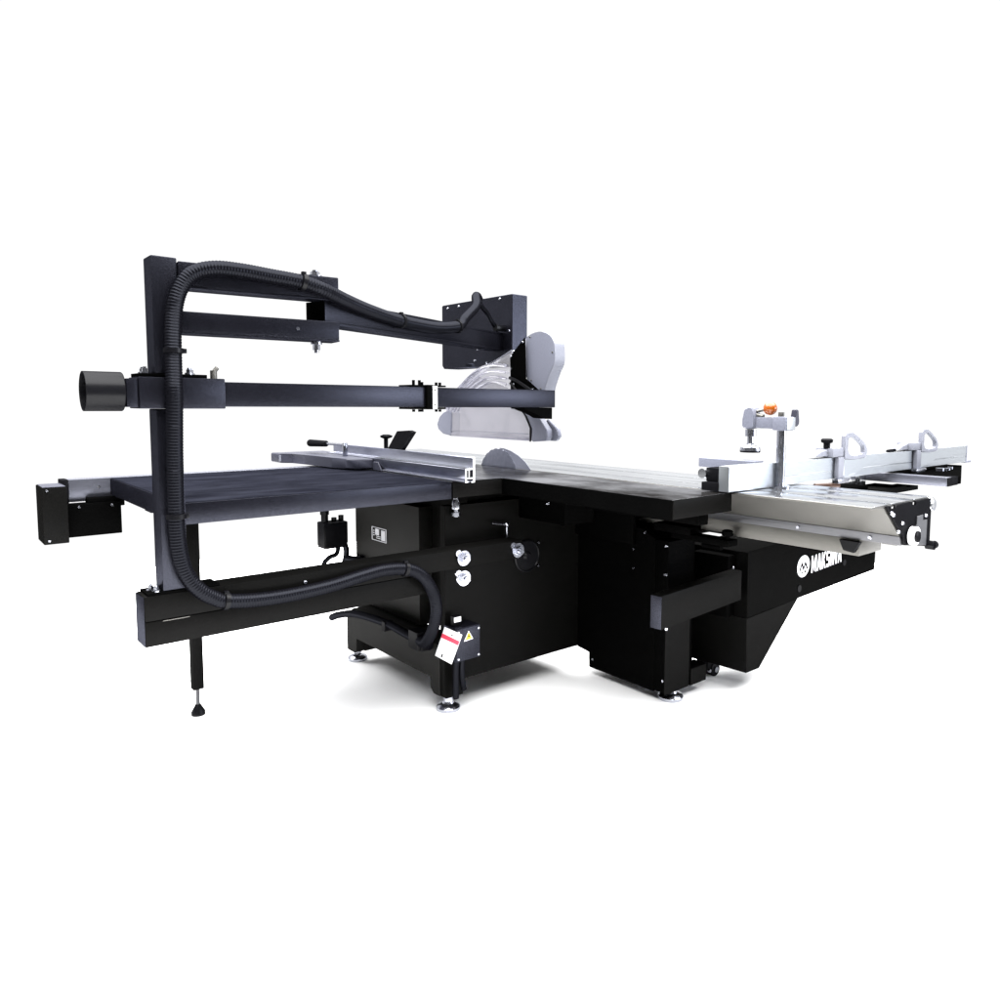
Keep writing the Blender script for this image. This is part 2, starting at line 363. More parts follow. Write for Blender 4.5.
m.build('switch_cable', RUBBER, saw)
# cable along the plinth
m = MB(); m.tube([(1.462, 3.13, .160), (1.462, 3.05, .190), (1.464, 2.89, .2285), (1.464, 2.63, .248), (1.464, 2.44, .240), (1.464, 2.30, .236)], .016)
pc = m.build('power_conduit', RUBBER, saw)
m = MB()
for y, z in ((2.62, .249), (2.34, .238)): m.box(1.444, 1.483, y - .012, y + .012, z - .028, z + .012, .003)
m.build('conduit_clip', PLASTIC, pc)
# junction box on the cabinet front
m = MB(); m.box(1.482, 1.592, 2.158, 2.2315, .206, .331, .003); jb = m.build('junction_box', POWDER, saw)
m = MB(); m.box(1.484, 1.590, 2.1535, 2.1575, .208, .329, .0012); m.build('box_lid', POWDER, jb)
m = MB(); m.screws([(1.492, 2.1535, .319), (1.582, 2.1535, .319), (1.492, 2.1535, .218), (1.582, 2.1535, .218)], (0, -1, 0), .0055, .004); m.build('screw', CHROME, jb)
m = MB(); m.prism([(1.518, .281), (1.556, .284), (1.5375, .3155)], 'y', 2.1520, 2.1532, 0); ws = m.build('warning_sticker', YELLOW, jb, 'yellow triangle with a lightning flash')
m = MB(); m.prism([(1.5385, .3065), (1.533, .2945), (1.5385, .2955), (1.535, .286), (1.543, .298), (1.5385, .2975), (1.5415, .3055)], 'y', 2.1512, 2.1518, 0); m.build('flash_symbol', PLASTIC, jb)
m = MB()
for a, b in (((1.518, .281), (1.556, .284)), ((1.556, .284), (1.5375, .3155)), ((1.5375, .3155), (1.518, .281))):
    m.cyl((a[0], 2.1518, a[1]), (b[0], 2.1518, b[1]), .0011, seg=6)
m.build('sticker_border', WHITE, jb)
m = MB(); m.box(1.497, 1.531, 2.19, 2.21, .3315, .368, .002); sk = m.build('socket', PLASTIC, jb); MB().box(1.499, 1.529, 2.188, 2.1895, .346, .364, 0).build('socket_sticker', WHITE, jb)
m = MB(); m.tube([(1.512, 2.19, .206), (1.511, 2.195, .17), (1.513, 2.20, .12), (1.515, 2.205, .05)], .012); m.tube([(1.535, 2.19, .206), (1.533, 2.19, .16), (1.54, 2.195, .11), (1.555, 2.21, .075)], .011)
m.build('box_cable', RUBBER, saw)

# ------------------------------------------------------------------ warning tag
tag = thing('warning_tag', (1.47, 2.18, .20), 'white warning card with a red stripe hanging on the junction box', 'tag')
def card(y0, y1, z0, z1, x=1.4745, t=.0012):
    """rectangle on the tilted card: y across (0..1 from far to near edge), z down"""
    TL, TR, BR, BL = Vector((1.4765, 2.217, .3281)), Vector((1.4765, 2.1053, .3253)), Vector((1.466, 2.158, .2054)), Vector((1.466, 2.266, .2091))
    f = lambda u, v: (TL.lerp(TR, u)).lerp(BL.lerp(BR, u), v)
    return [f(y0, z0), f(y1, z0), f(y1, z1), f(y0, z1)]
def slab(q, off, t):
    n = (q[1] - q[0]).cross(q[3] - q[0]).normalized()
    if n.x > 0: n = -n
    b = bmesh.new(); A = [b.verts.new(p + n * off) for p in q]; B = [b.verts.new(p + n * (off + t)) for p in q]
    b.faces.new(A); b.faces.new(B[::-1])
    for i in range(4): b.faces.new((A[i], B[i], B[(i + 1) % 4], A[(i + 1) % 4]))
    return b
m = MB(); m._merge(slab(card(0, 1, 0, 1), 0, .0012)); m.build('card', WHITE, tag)
m = MB(); m._merge(slab(card(0, 1, .22, .36), .0013, .0006)); m.build('red_stripe', RED, tag)
m = MB(); m._merge(slab(card(.49, .56, .12, .17), .0013, .0005)); m._merge(slab(card(.33, .41, .84, .95), .0013, .0005)); m.build('printed_mark', PLASTIC, tag)
m = MB()
for k in range(5): m._merge(slab(card(.12, .86 - .1 * (k % 2), .44 + .07 * k, .452 + .07 * k), .0013, .0004))
m.build('printed_line', plain('grey_print', (.6, .6, .62)), tag)

# ------------------------------------------------------------------ sliding table
st = thing('sliding_table', (2.23, 2.2, .73), 'long bright aluminium sliding table with slanted steel side and black end plate', 'sliding table')
# one extrusion: top flange, slanted web, bottom flange
prof = [(2.0225, .8672), (2.0225, .862), (2.108, .8595), (2.222, .764), (2.236, .764), (2.236, .772), (2.136, .859), (2.431, .859), (2.431, .8672)]
MB().prism(prof, 'y', .912, 3.92, .0008).build('table_profile', STEEL, st)
MB().prism([(2.221, .7635), (2.234, .734), (2.30, .734), (2.30, .740), (2.245, .7635)], 'y', .911, 3.92, .0012).build('lower_strip', STRIP, st)
m = MB(); m.box(2.024, 2.140, .909, 3.92, .8676, .8690, .0004); m.box(2.146, 2.30, .909, 3.92, .8676, .8690, .0004); m.box(2.306, 2.430, .909, 3.92, .8676, .8690, .0004)
m.build('top_surface', ALU, st)
ep = MB().prism([(2.113, .8632), (2.138, .8632), (2.141, .851), (2.168, .853), (2.172, .8632), (2.288, .8632), (2.289, .851), (2.315, .851), (2.316, .8632), (2.432, .8632), (2.432, .712), (2.412, .712), (2.265, .733), (2.247, .735), (2.236, .760)], 'y', .903, .9105, .0006).build('end_plate', PLASTIC, st)
m = MB(); m.prism([(2.275, .733), (2.395, .718), (2.395, .80), (2.362, .80), (2.362, .818), (2.318, .816), (2.318, .79), (2.285, .775)], 'y', .8995, .9025, .0005); m.build('roller_plate', STRIP, st)
MB().lathe((2.278, .899, .762), (0, -1, 0), [(.028, 0), (.028, .016), (.022, .018)]).build('roller', WHITE, st)
m = MB(); m.lathe((2.272, .881, .762), (0, -1, 0), [(.017, 0), (.017, .006), (.01, .008)]); m.build('roller_bearing', PLASTIC, st)
m = MB(); m.screws([(2.152, .9025, .836), (2.218, .9025, .805), (2.192, .9025, .782), (2.388, .9025, .812), (2.14, .9025, .842)], (0, -1, 0), .006, .005)
m.cyl((2.445, .905, .84), (2.445, .90, .84), .018); m.screws([(2.228, 1.0, .748), (2.228, 1.24, .748)], (-1, 0, 0), .007, .006); m.build('screw', CHROME, st)
m = MB(); m.lathe((2.44, .915, .845), (0, -1, 0), [(.02, 0), (.02, .012), (.012, .016)]); m.build('end_stop', ALU, st)
m = MB(); m.cyl((2.425, .91, .715), (2.425, .885, .715), .014); m.cyl((2.425, .892, .715), (2.444, .892, .715), .012); m.build('end_buffer', PLASTIC, st)
m = MB(); m.box(2.252, 2.33, .93, .975, .729, .7330, .0008); m.build('end_tab', STEEL, st)

# ------------------------------------------------------------------ rip fence
rf = thing('rip_fence', (1.5, 2.7, .87), 'grey aluminium rip fence standing on the iron table with a cast grey head', 'fence')
prof = [(1.4965, .8705), (1.4965, .876), (1.506, .876), (1.506, .881), (1.4985, .884), (1.4965, .92), (1.528, .9225), (1.5285, .957), (1.526, .961), (1.533, .961), (1.5365, .956), (1.5365, .8705), (1.529, .8705), (1.529, .876), (1.514, .876), (1.514, .8705)]
MB().prism(prof, 'y', 2.112, 3.22, .0005).build('fence_profile', FENCE, rf)
MB().box(1.4975, 1.5275, 2.1125, 2.78, .9228, .9238, .0003).build('highlight_strip', ALU, rf)  # shinier strip added to paint the bright highlight along the chamber top
# white cut end of the extrusion with its hollow chambers
m = MB()
for x0, x1, z0, z1 in ((1.4965, 1.5012, .8705, .92), (1.5012, 1.529, .9165, .92), (1.5300, 1.5365, .8705, .96), (1.5265, 1.5299, .956, .9605), (1.5012, 1.507, .872, .876), (1.5012, 1.53, .884, .888), (1.5105, 1.5135, .888, .9165), (1.522, 1.5299, .870, .874)):
    m.box(x0, x1, 2.1105, 2.1118, z0, z1, 0)
m.build('profile_cut_end', WHITE, rf)
m = MB()
for z0, z1 in ((.8885, .916), (.8765, .8835)): m.box(1.5014, 1.5296, 2.1112, 2.1119, z0, z1, 0)
m.build('profile_chamber', PLASTIC, rf)
m = MB(); m.prism([(1.4955, 2.775), (1.43, 2.785), (1.402, 2.84), (1.386, 2.94), (1.362, 3.16), (1.350, 3.27), (1.305, 3.30), (1.300, 3.40), (1.56, 3.40), (1.56, 3.23), (1.4955, 3.22)], 'z', .874, .917, .005); fh = m.build('fence_head', CASTGREY, rf)
m = MB(); m.box(1.30, 1.345, 3.2985, 3.2995, .882, .91, 0); m.build('head_scale', PALE, rf)
m = MB(); m.prism([(2.70, .8705), (2.775, .8705), (2.775, .905), (2.73, .905)], 'x', 1.4905, 1.4955, .001); m.build('head_foot', CASTGREY, rf)
m = MB(); m.cyl((1.47, 2.985, .917), (1.47, 2.985, .975), .011, seg=18, bevel=.002); m.cyl((1.466, 2.975, .968), (1.45, 3.16, .966), .006); m.build('clamp_lever', CHROME, rf)
m = MB(); m.cyl((1.451, 3.13, .966), (1.448, 3.30, .962), .014, .017, 16, .004); m.build('lever_grip', PLASTIC, rf)
m = MB(); m.cyl((1.552, 2.77, .93), (1.552, 2.77, 1.005), .009); m.lathe((1.552, 2.77, 1.0), (0, 0, 1), [(.01, 0), (.026, .006), (.028, .013), (.014, .018)], 5)
m.build('knob', PLASTIC, rf)
m = MB(); m.prism([(2.735, .958), (2.62, .958), (2.53, 1.036), (2.56, 1.042), (2.655, 1.036)], 'x', 1.538, 1.556, .001); m.build('scale_flap', PLASTIC, rf)
m = MB(); m.box(1.5375, 1.558, 2.20, 3.0, .945, .9575, .001); m.build('fence_strip', GREY, rf)

# ------------------------------------------------------------------ overhead guard arm
ga = thing('guard_arm', (.55, 2.18, .488), 'black steel post and swing arms holding a clear blade guard above the saw', 'blade guard')
bm_ = MB().box(.469, 1.785, 2.14, 2.227, .5595, .6285, .004).build('upper_beam', SIDE, ga)
MB().box(.469, 1.372, 2.141, 2.226, .489, .5585, .004).build('lower_beam', SIDE, ga)
m = MB(); m.box(.4665, .4688, 2.142, 2.225, .491, .6265, .0006); m.build('beam_end_cap', POWDER, ga)
m = MB()
for p in ((1.5049, 2.14, .5952), (1.5046, 2.14, .5218), (1.757, 2.14, .592)):
    bolt(m, p, (0, -1, 0), .028, .03); m.cyl(Vector(p) + Vector((-.022, 0, .02)), Vector(p) + Vector((-.022, -.006, .02)), .012)
m.build('beam_bolt', CHROME, ga)
m = MB(); m.screws([(.914, 2.14, .600)], (0, -1, 0), .007, .004); m.build('rivet', CHROME, ga)
m = MB(); m.box(.513, .581, 2.1385, 2.1397, .5552, .5572, 0); m.build('seam_highlight', STEEL, ga)  # pale strip painting the highlight line along the joint of the two beams
po = MB().box(.518, .582, 2.146, 2.222, .636, 1.131, .004).build('post', POWDER, ga)
MB().box(.518, .582, 2.146, 2.222, 1.2255, 1.534, .004).build('post_extension', POWDER, ga)
m = MB(); m.box(.478, .665, 2.1435, 2.225, .629, .6355, .0015); m.box(.479, .648, 2.14, 2.23, 1.2155, 1.225, .0015); m.build('base_plate', BLACK, ga)
m = MB()
for p in ((.495, 2.18, .6355), (.503, 2.157, .6355), (.606, 2.187, .6355), (.6125, 2.162, .6355), (.497, 2.16, 1.225), (.50, 2.20, 1.225), (.605, 2.155, 1.225), (.62, 2.19, 1.225)): bolt(m, p, (0, 0, 1), .0105, .018)
m.build('plate_bolt', CHROME, ga)
m = MB(); m.box(.474, .690, 2.124, 2.236, 1.132, 1.215, .003); slv = m.build('tube_sleeve', POWDER, ga)
m = MB(); m.cyl((.668, 2.15, 1.215), (.668, 2.15, 1.238), .009); m.cyl((.664, 2.15, 1.228), (.678, 2.15, 1.246), .006); m.build('set_screw', STEEL, ga)
m = MB(); m.box(.446, .4735, 2.13, 2.22, 1.136, 1.210, .002); m.box(.6905, 1.348, 2.1345, 2.206, 1.1375, 1.2065, .003); m.box(1.3915, 1.9445, 2.1345, 2.206, 1.1375, 1.2050, .003); du = m.build('dust_tube', POWDER, ga)
m = MB(); m.lathe((.444, 2.172, 1.176), (-1, 0, 0), [(.0495, 0), (.051, .002), (.051, .088), (.0475, .0885), (.0475, .01), (.02, .009)], 40)
m.build('dust_port', PLASTIC, ga)
m = MB(); m.box(1.3485, 1.372, 2.124, 2.214, 1.130, 1.2135, .002); m.box(1.2895, 1.43, 2.132, 2.21, 1.207, 1.2125, .001); m.box(1.2895, 1.43, 2.132, 2.21, 1.1305, 1.137, .001); cl = m.build('tube_coupling', BLACK, ga)
m = MB()
for x in (1.305, 1.328, 1.338, 1.395, 1.41):
    m.cyl((x, 2.14, 1.2125), (x, 2.14, 1.2225 + .006 * (x < 1.33)), .005); m.cyl((x, 2.14, 1.13), (x, 2.14, 1.122), .005)
m.build('coupling_screw', BLACK, cl)
m = MB(); m.box(1.3722, 1.391, 2.126, 2.212, 1.1325, 1.2095, .001); m.build('coupling_band', WHITE, ga)
m = MB(); m.screws([(1.381, 2.126, 1.197), (1.381, 2.126, 1.146)], (0, -1, 0), .004, .002); m.build('band_screw', STEEL, ga)
# swing arms
D1 = (.9932, -.1164); O1 = (.583, 2.1400)
m = MB(); m.obox(O1, D1, 0, .437, 0, .072, 1.462, 1.5255, .003); m.obox(O1, D1, 0, .437, -.002, .074, 1.456, 1.4618, .001); m.build('upper_link', POWDER, ga)
m = MB(); m.obox(O1, D1, 0, .437, 0, .072, 1.340, 1.394, .003); m.obox(O1, D1, 0, .437, -.002, .074, 1.3345, 1.3398, .001); m.build('lower_link', POWDER, ga)
m = MB(); v = Vector((.9614, 2.13, 1.5257)); bolt(m, v, (0, 0, 1), .021, .02); v.z = 1.3343; bolt(m, v, (0, 0, -1), .017, .034); m.screws([(.894, 2.1035, 1.366)], (-.1164, -.9932, 0), .006, .004)
m.build('pivot_bolt', CHROME, ga)
D2 = (.9141, .4054); O2 = (.984, 2.113)
m = MB(); m.obox(O2, D2, 0, 1.165, 0, .074, 1.3955, 1.4545, .003); m.obox(O2, D2, .06, 1.165, -.003, .077, 1.387, 1.3954, .001); m.obox(O2, D2, .05, 1.165, 0, .074, 1.4546, 1.464, .002); m.build('long_arm', POWDER, ga)
MB().obox(O2, D2, -.0025, -.0002, .002, .072, 1.397, 1.4545, 0).build('arm_end_cap', BLACK, ga)
# head box
m = MB(); m.prism([(3.055, 1.628), (2.512, 1.628), (2.512, 1.318), (2.792, 1.318), (2.792, 1.341), (2.857, 1.341), (2.857, 1.3195), (3.045, 1.3195), (3.06, 1.335), (3.06, 1.622)], 'x', 2.03, 2.118, .003); hb = m.build('head_box', POWDER, ga)
m = MB(); m.screws([(2.03, 3.006, 1.61), (2.03, 2.913, 1.611), (2.03, 2.597, 1.614), (2.03, 2.7615, 1.4005), (2.03, 2.6183, 1.3954), (2.03, 2.7851, 1.351), (2.03, 2.53, 1.47), (2.03, 2.6926, 1.336)], (-1, 0, 0), .006, .005); m.build('screw', CHROME, hb)
m = MB(); m.cyl((2.03, 2.568, 1.4825), (1.995, 2.568, 1.4825), .014, seg=10); m.cyl((1.996, 2.568, 1.4825), (1.98, 2.568, 1.4825), .017, seg=10); m.build('cable_gland', PLASTIC, hb)
# clear guard, lower grey skids, black plate, grey hood
gx0, gx1 = 1.99, 2.034
shape = [(2.462, 1.380), (2.545, 1.351), (2.647, 1.320), (2.77, 1.279), (2.89, 1.202), (2.96, 1.134), (2.975, 1.09), (2.93, .9955), (2.32, .9965), (2.33, 1.06), (2.37, 1.13), (2.455, 1.20)]
m = MB(); m.prism(shape, 'x', gx0, gx0 + .003, 0)
far = [p for p in shape if p[1] < 1.29]; m.prism(far, 'x', gx1 - .003, gx1, 0)
for a, b in zip(shape[3:6], shape[4:7]):
    d = Vector((b[0] - a[0], b[1] - a[1])); n = Vector((-d.y, d.x)).normalized() * .003
    m.prism([a, b, (b[0] - n.x, b[1] - n.y), (a[0] - n.x, a[1] - n.y)], 'x', gx0 + .0034, gx1 - .0034, 0)
for a, b in zip(shape[0:3], shape[1:4]):
    d = Vector((b[0] - a[0], b[1] - a[1])); n = Vector((-d.y, d.x)).normalized() * .003
    m.prism([a, b, (b[0] - n.x, b[1] - n.y), (a[0] - n.x, a[1] - n.y)], 'x', gx0 + .0034, gx0 + .03, 0)
gd = m.build('clear_guard', CLEAR, ga)
m = MB(); m.box(gx0 - .004, gx0 - .0005, 2.33, 2.925, .9955, 1.012, .001); m.box(gx0 - .004, gx0 - .0005, 2.33, 2.925, 1.0235, 1.0265, .0005); m.build('guard_lip', CLEAR2, gd)
m = MB()
arc = [(2.965, 1.125), (2.926, 1.172), (2.884, 1.205), (2.83, 1.235), (2.762, 1.275), (2.693, 1.305), (2.633, 1.319), (2.567, 1.321), (2.50, 1.315)]
for k, sh in enumerate((0, .030, .056, .082)):
    c = Vector((2.47, 1.05)); P = []
    for p in arc:
        d = Vector(p) - c; d = d * (1 - sh / d.length); P.append((gx0 - .006 - .003 * (k % 2), c.x + d.x, c.y + d.y))
    m.tube(P, .0075 if k == 0 else .0045, 8)
m.cyl((gx0 - .008, 2.62, 1.262), (gx0 - .008, 2.52, 1.262), .004)
m.build('guard_duct', CLEAR2, gd)
m = MB(); m.tube([(gx0 - .002, a, b) for a, b in ((2.462, 1.380), (2.50, 1.366), (2.545, 1.351), (2.647, 1.320), (2.70, 1.303), (2.77, 1.279), (2.83, 1.245), (2.89, 1.202), (2.96, 1.134))], .0022, 6); m.build('guard_edge', PALE, gd)
m = MB(); m.prism([(2.985, 1.108), (3.02, 1.085), (3.04, 1.05), (3.03, 1.025), (2.99, 1.004), (2.92, .996), (2.92, 1.105), (2.94, 1.118)], 'x', 1.985, 2.04, .003); m.build('guard_nose', GREY, ga)
m = MB(); m.prism([(2.318, .9935), (2.235, 1.000), (2.222, 1.018), (2.226, 1.045), (2.275, 1.095), (2.352, 1.136), (2.42, 1.15), (2.36, 1.10), (2.33, 1.05)], 'x', 1.982, 2.014, .003); sk = m.build('guard_skid', GREY, ga)
m = MB(); m.prism([(2.322, .9935), (2.318, 1.05), (2.35, 1.10), (2.41, 1.152), (2.422, 1.152), (2.362, 1.10), (2.33, 1.05), (2.332, .9935)], 'x', 1.9795, 1.9818, .0005); m.build('skid_edge', PLASTIC, sk)
MB().prism([(2.30, .998), (2.21, 1.000), (2.19, 1.02), (2.20, 1.05), (2.26, 1.09), (2.32, 1.05)], 'x', 2.016, 2.036, .004).build('roller_cover', GREY, ga)
m = MB(); m.prism([(2.462, 1.353), (2.366, 1.428), (2.360, 1.256), (2.275, 1.208), (2.275, 1.13), (2.455, 1.13)], 'x', 1.9785, 1.9845, .001); bp = m.build('mount_plate', BLACK, ga)
m = MB(); m.screws([(1.9785, 2.375, 1.408), (1.9785, 2.452, 1.352), (1.9785, 2.452, 1.30), (1.9785, 2.45, 1.255), (1.9785, 2.43, 1.235), (1.9785, 2.31, 1.21)], (-1, 0, 0), .006, .006); m.build('screw', CHROME, bp)
m = MB(); m.tube([(1.972, 2.455, 1.262), (1.972, 2.40, 1.245), (1.972, 2.31, 1.205)], .007, 8); m.cyl((1.972, 2.45, 1.24), (1.972, 2.39, 1.19), .006); m.build('link_rod', PLASTIC, bp)
m = MB(); m.prism([(1.79, 1.137), (1.935, 1.137), (1.935, 1.092), (1.885, 1.096), (1.84, 1.118), (1.79, 1.130)], 'y', 2.14, 2.20, .002); m.box(1.90, 1.988, 2.2005, 2.32, 1.15, 1.19, .002); m.build('guard_bracket', BLACK, ga)
hood = [(2.376, 1.427), (2.342, 1.4393), (2.2916, 1.4441), (2.2421, 1.431), (2.2145, 1.405), (2.2052, 1.376), (2.2046, 1.320), (2.2284, 1.28), (2.2584, 1.2166), (2.268, 1.17), (2.30, 1.17), (2.32, 1.212), (2.376, 1.256)]
hs_ = [(p.x, p.y) for p in catmull([(p[0], p[1], 0) for p in hood[:10]], 6)]
MB().prism(hs_ + hood[10:], 'x', 2.0, 2.05, .0015).build('pulley_hood', GREY, ga)
b = bmesh.new(); Q = []
for k, p in enumerate(hs_):
    a, c = Vector(hs_[max(k - 1, 0)]), Vector(hs_[min(k + 1, len(hs_) - 1)]); d = (c - a).normalized(); n = Vector((-d.y, d.x))
    if n.dot(Vector(p) - Vector((2.30, 1.33))) < 0: n = -n
    o_ = Vector(p) + n * .004; i_ = Vector(p) + n * .0004
    Q.append([b.verts.new((x, v.x, v.y)) for x, v in ((2.0006, i_), (2.0006, o_), (2.055, o_), (2.055, i_))])
for a, c in zip(Q, Q[1:]):
    for k in range(4): b.faces.new((a[k], a[(k + 1) % 4], c[(k + 1) % 4], c[k]))
b.faces.new(Q[0][::-1]); b.faces.new(Q[-1])
m = MB(); m._merge(b)
m.build('hood_rim', PALE, ga); MB().box(1.998, 2.055, 2.3765, 2.387, 1.262, 1.425, .001).build('hood_flange', PALE, ga)
m = MB(); m.screws([(2.0, 2.345, 1.25), (2.0, 2.215, 1.36), (2.0, 2.285, 1.215), (2.0, 2.355, 1.43)], (-1, 0, 0), .004, .003); m.build('hood_screw', STEEL, ga)

# ------------------------------------------------------------------ corrugated hose
ho = thing('corrugated_hose', (.55, 2.115, .6), 'black corrugated hose strapped along the post, arms and beam of the guard', 'hose')
path = [(1.6663, 2.3915, 1.452), (1.58, 2.353, 1.437), (1.48, 2.309, 1.4294), (1.3114, 2.2341, 1.4318), (1.1627, 2.1682, 1.4467), (1.0518, 2.112, 1.4629), (.9705, 2.0780, 1.4807), (.9022, 2.0780, 1.4974),
        (.8106, 2.0909, 1.5064), (.7312, 2.0985, 1.5125), (.6674, 2.105, 1.5115), (.6176, 2.112, 1.4959), (.5871, 2.115, 1.4647), (.5669, 2.115, 1.4131), (.5583, 2.115, 1.3394), (.554, 2.106, 1.22), (.552, 2.101, 1.1551), (.551, 2.106, 1.08), (.5506, 2.115, .9683),
        (.5501, 2.115, .8058), (.5596, 2.115, .7168), (.5783, 2.115, .6642), (.6081, 2.115, .6257), (.6401, 2.118, .6026), (.6721, 2.118, .5883), (.7532, 2.118, .577), (.8573, 2.118, .5741),
        (.9849, 2.118, .5809), (1.105, 2.118, .5975), (1.1774, 2.118, .6033), (1.2525, 2.118, .5956), (1.3029, 2.118, .5744), (1.3425, 2.118, .5334), (1.3847, 2.14, .4688), (1.40, 2.155, .4055), (1.405, 2.19, .335), (1.42, 2.26, .272), (1.452, 2.35, .25)]
MB().tube(path, .0215, 14, .07, .008).build('hose', RUBBER, ho)
MB().tube([(1.645, 2.383, 1.448), (1.6663, 2.3915, 1.452), (1.69, 2.40, 1.468), (1.705, 2.405, 1.487), (1.79, 2.45, 1.545), (1.82, 2.49, 1.588), (1.84, 2.51, 1.597), (1.86, 2.525, 1.588)], .019, 12).build('hose_end', RUBBER, ho)
m = MB(); m.tube([(1.858, 2.523, 1.588), (1.885, 2.54, 1.565), (1.93, 2.56, 1.5407), (1.965, 2.575, 1.51), (1.99, 2.575, 1.487), (2.0, 2.57, 1.4825)], .010, 10); m.build('inner_cable', RUBBER, ho)
def tie(p, t, r=.0255, w=.007):
    p = Vector(p); t = Vector(t).normalized(); m = MB()
    m.lathe(p - t * w, t, [(r - .004, 0), (r, .001), (r, 2 * w - .001), (r - .004, 2 * w)], 20)
    return m
for p, t, dz in (((.9022, 2.0780, 1.4974), (1, -.05, -.2), 0), ((1.315, 2.2355, 1.4318), (.9, .4, -.02), 0), ((.5565, 2.109, 1.285), (0, 0, 1), 0), ((.5501, 2.115, .843), (0, 0, 1), 0), ((.6721, 2.118, .5883), (1, 0, -.2), 0), ((1.2525, 2.118, .5956), (1, 0, -.25), 0), ((1.655, 2.387, 1.449), (1, .4, .05), 0)):
    m = tie(p, t)
    u = Vector((0, 0, 1)) if abs(Vector(t).normalized().z) < .7 else Vector((1, 0, 0))
    q = Vector(p) + u * .024 + Vector((0, -.004, 0)); m.box(q.x - .006, q.x + .006, q.y - .006, q.y + .006, q.z - .006, q.z + .006, .001)
    m.build('cable_tie', PLASTIC, ho)
m = MB(); m.box(1.43, 1.4815, 2.335, 2.40, .215, .285, .004); m.build('hose_connector', PLASTIC, ho)

# ------------------------------------------------------------------ swing support arm with the maker's lettering
sa = thing('support_arm', (2.45, 1.6, .08), 'black telescopic support arm lettered in white under the sliding table', 'support arm')
DS = (.99616, .08758); OS = (2.2, 1.58)
# u along from OS, z heights measured on the front face
m = MB(); m.obox(OS, DS, -.288, .262, 0, .045, .385, .503, .003); m.build('inner_tube', SIDE, sa)
m = MB(); m.obox(OS, DS, -.2905, -.2882, .001, .044, .387, .501, .0005); m.build('tube_end_cap', POWDER, sa)
m = MB(); m.oprism([(.315, .569), (1.74, .566), (1.737, .384), (1.735, .268), (.79, .292), (.318, .298)], OS, DS, 0, .27, .003)
m.build('outer_box', DARK, sa)
m = MB(); m.oprism([(.318, .2975), (.79, .2915), (.435, .062), (.325, .070)], OS, DS, .001, .27, .002); m.build('gusset', SIDE, sa)
m = MB(); m.obox(OS, DS, .262, .3145, .06, .22, .30, .55, .003); m.build('tube_collar', BLACK, sa)
m = MB()
for u, z in ((.79, .335), (1.30, .375), (1.62, .46)): m.cyl((OS[0] + DS[0] * u + .0, OS[1] + DS[1] * u, z), (OS[0] + DS[0] * u, OS[1] + DS[1] * u - .004, z), .016, seg=20)
m.build('plug', PLASTIC, sa)
m = MB(); m.screws([(OS[0] + DS[0] * .29, OS[1] + DS[1] * .29 + .055, .50), (OS[0] + DS[0] * .305, OS[1] + .055, .48), (OS[0] - .262, OS[1] - .025 , .385)], (0, -1, 0), .006, .004); m.build('screw', CHROME, sa)
# lettering
U0, U1, ZB, ZT = .914, 1.264, .385, .464
GLYPH = {
 'M': (1.25, [[(0, 0), (0, 1), (.30, 1), (.625, .46), (.95, 1), (1.25, 1), (1.25, 0), (.97, 0), (.97, .56), (.625, .04), (.28, .56), (.28, 0)]]),
 'A': (1.05, [[(0, 0), (.36, 1), (.525, 1), (.525, .72), (.28, 0)], [(1.05, 0), (.77, 0), (.527, .72), (.527, 1), (.69, 1)], [(.35, .18), (.41, .36), (.64, .36), (.70, .18)]]),
 'K': (1.02, [[(0, 0), (0, 1), (.28, 1), (.28, 0)], [(.284, .30), (.284, .62), (.64, 1), (.99, 1), (.56, .56), (1.02, 0), (.68, 0), (.39, .40)]]),
 'S': (.92, [[(.02, 0), (.78, 0), (.92, .12), (.92, .48), (.78, .60), (.28, .60), (.28, .80), (.9, .80), (.9, 1), (.14, 1), (0, .88), (0, .52), (.14, .40), (.64, .40), (.64, .20), (.02, .20)]]),
 'I': (.30, [[(0, 0), (0, 1), (.30, 1), (.30, 0)]]),
 'W': (1.42, [[(.14, 0), (0, 1), (.28, 1), (.36, .42), (.58, 1), (.84, 1), (1.06, .42), (1.14, 1), (1.42, 1), (1.28, 0), (.98, 0), (.71, .62), (.44, 0)]])}
word = 'MAKSIWA'; total = sum(GLYPH[c][0] for c in word) + .16 * (len(word) - 1); pos = 0
def pt(u, z, o): return Vector((OS[0] + DS[0] * u + DS[1] * o, OS[1] + DS[1] * u - DS[0] * o, z))
m = MB()
for c in word:
    w, polys = GLYPH[c]
    for k, pl in enumerate(polys):
        b = bmesh.new(); b.faces.new([b.verts.new(pt(U0 + (U1 - U0) * (pos + p[0]) / total, ZB + (ZT - ZB) * p[1], .0008 + .0002 * k)) for p in pl]); m._merge(b)
    pos += w + .16
m.build('lettering', WHITE, sa)
cx, cz = .8277, .4305
m = MB(); b = bmesh.new(); V = [b.verts.new(pt(cx + .064 * math.cos(2 * math.pi * i / 40), cz + .049 * math.sin(2 * math.pi * i / 40), .0008)) for i in range(40)]; b.faces.new(V); m._merge(b); m.build('emblem_disc', WHITE, sa)
m = MB()
for pl in ([(-.032, -.016), (-.022, -.016), (-.012, .004), (-.012, .022)], [(-.012, .004), (.0, -.020), (.0, -.002), (-.012, .022)], [(.0, -.020), (.012, .004), (.012, .022), (.0, -.002)], [(.012, .004), (.022, -.016), (.032, -.016), (.012, .022)], [(-.012, -.012), (-.004, -.028), (-.018, -.028)], [(.012, -.012), (.018, -.028), (.004, -.028)]):
    b = bmesh.new(); V = [b.verts.new(pt(cx + p[0] * 1.5, cz + p[1] * 1.15, .0016)) for p in pl]; b.faces.new(V); m._merge(b)
m.build('emblem_mark', BLACK, sa)

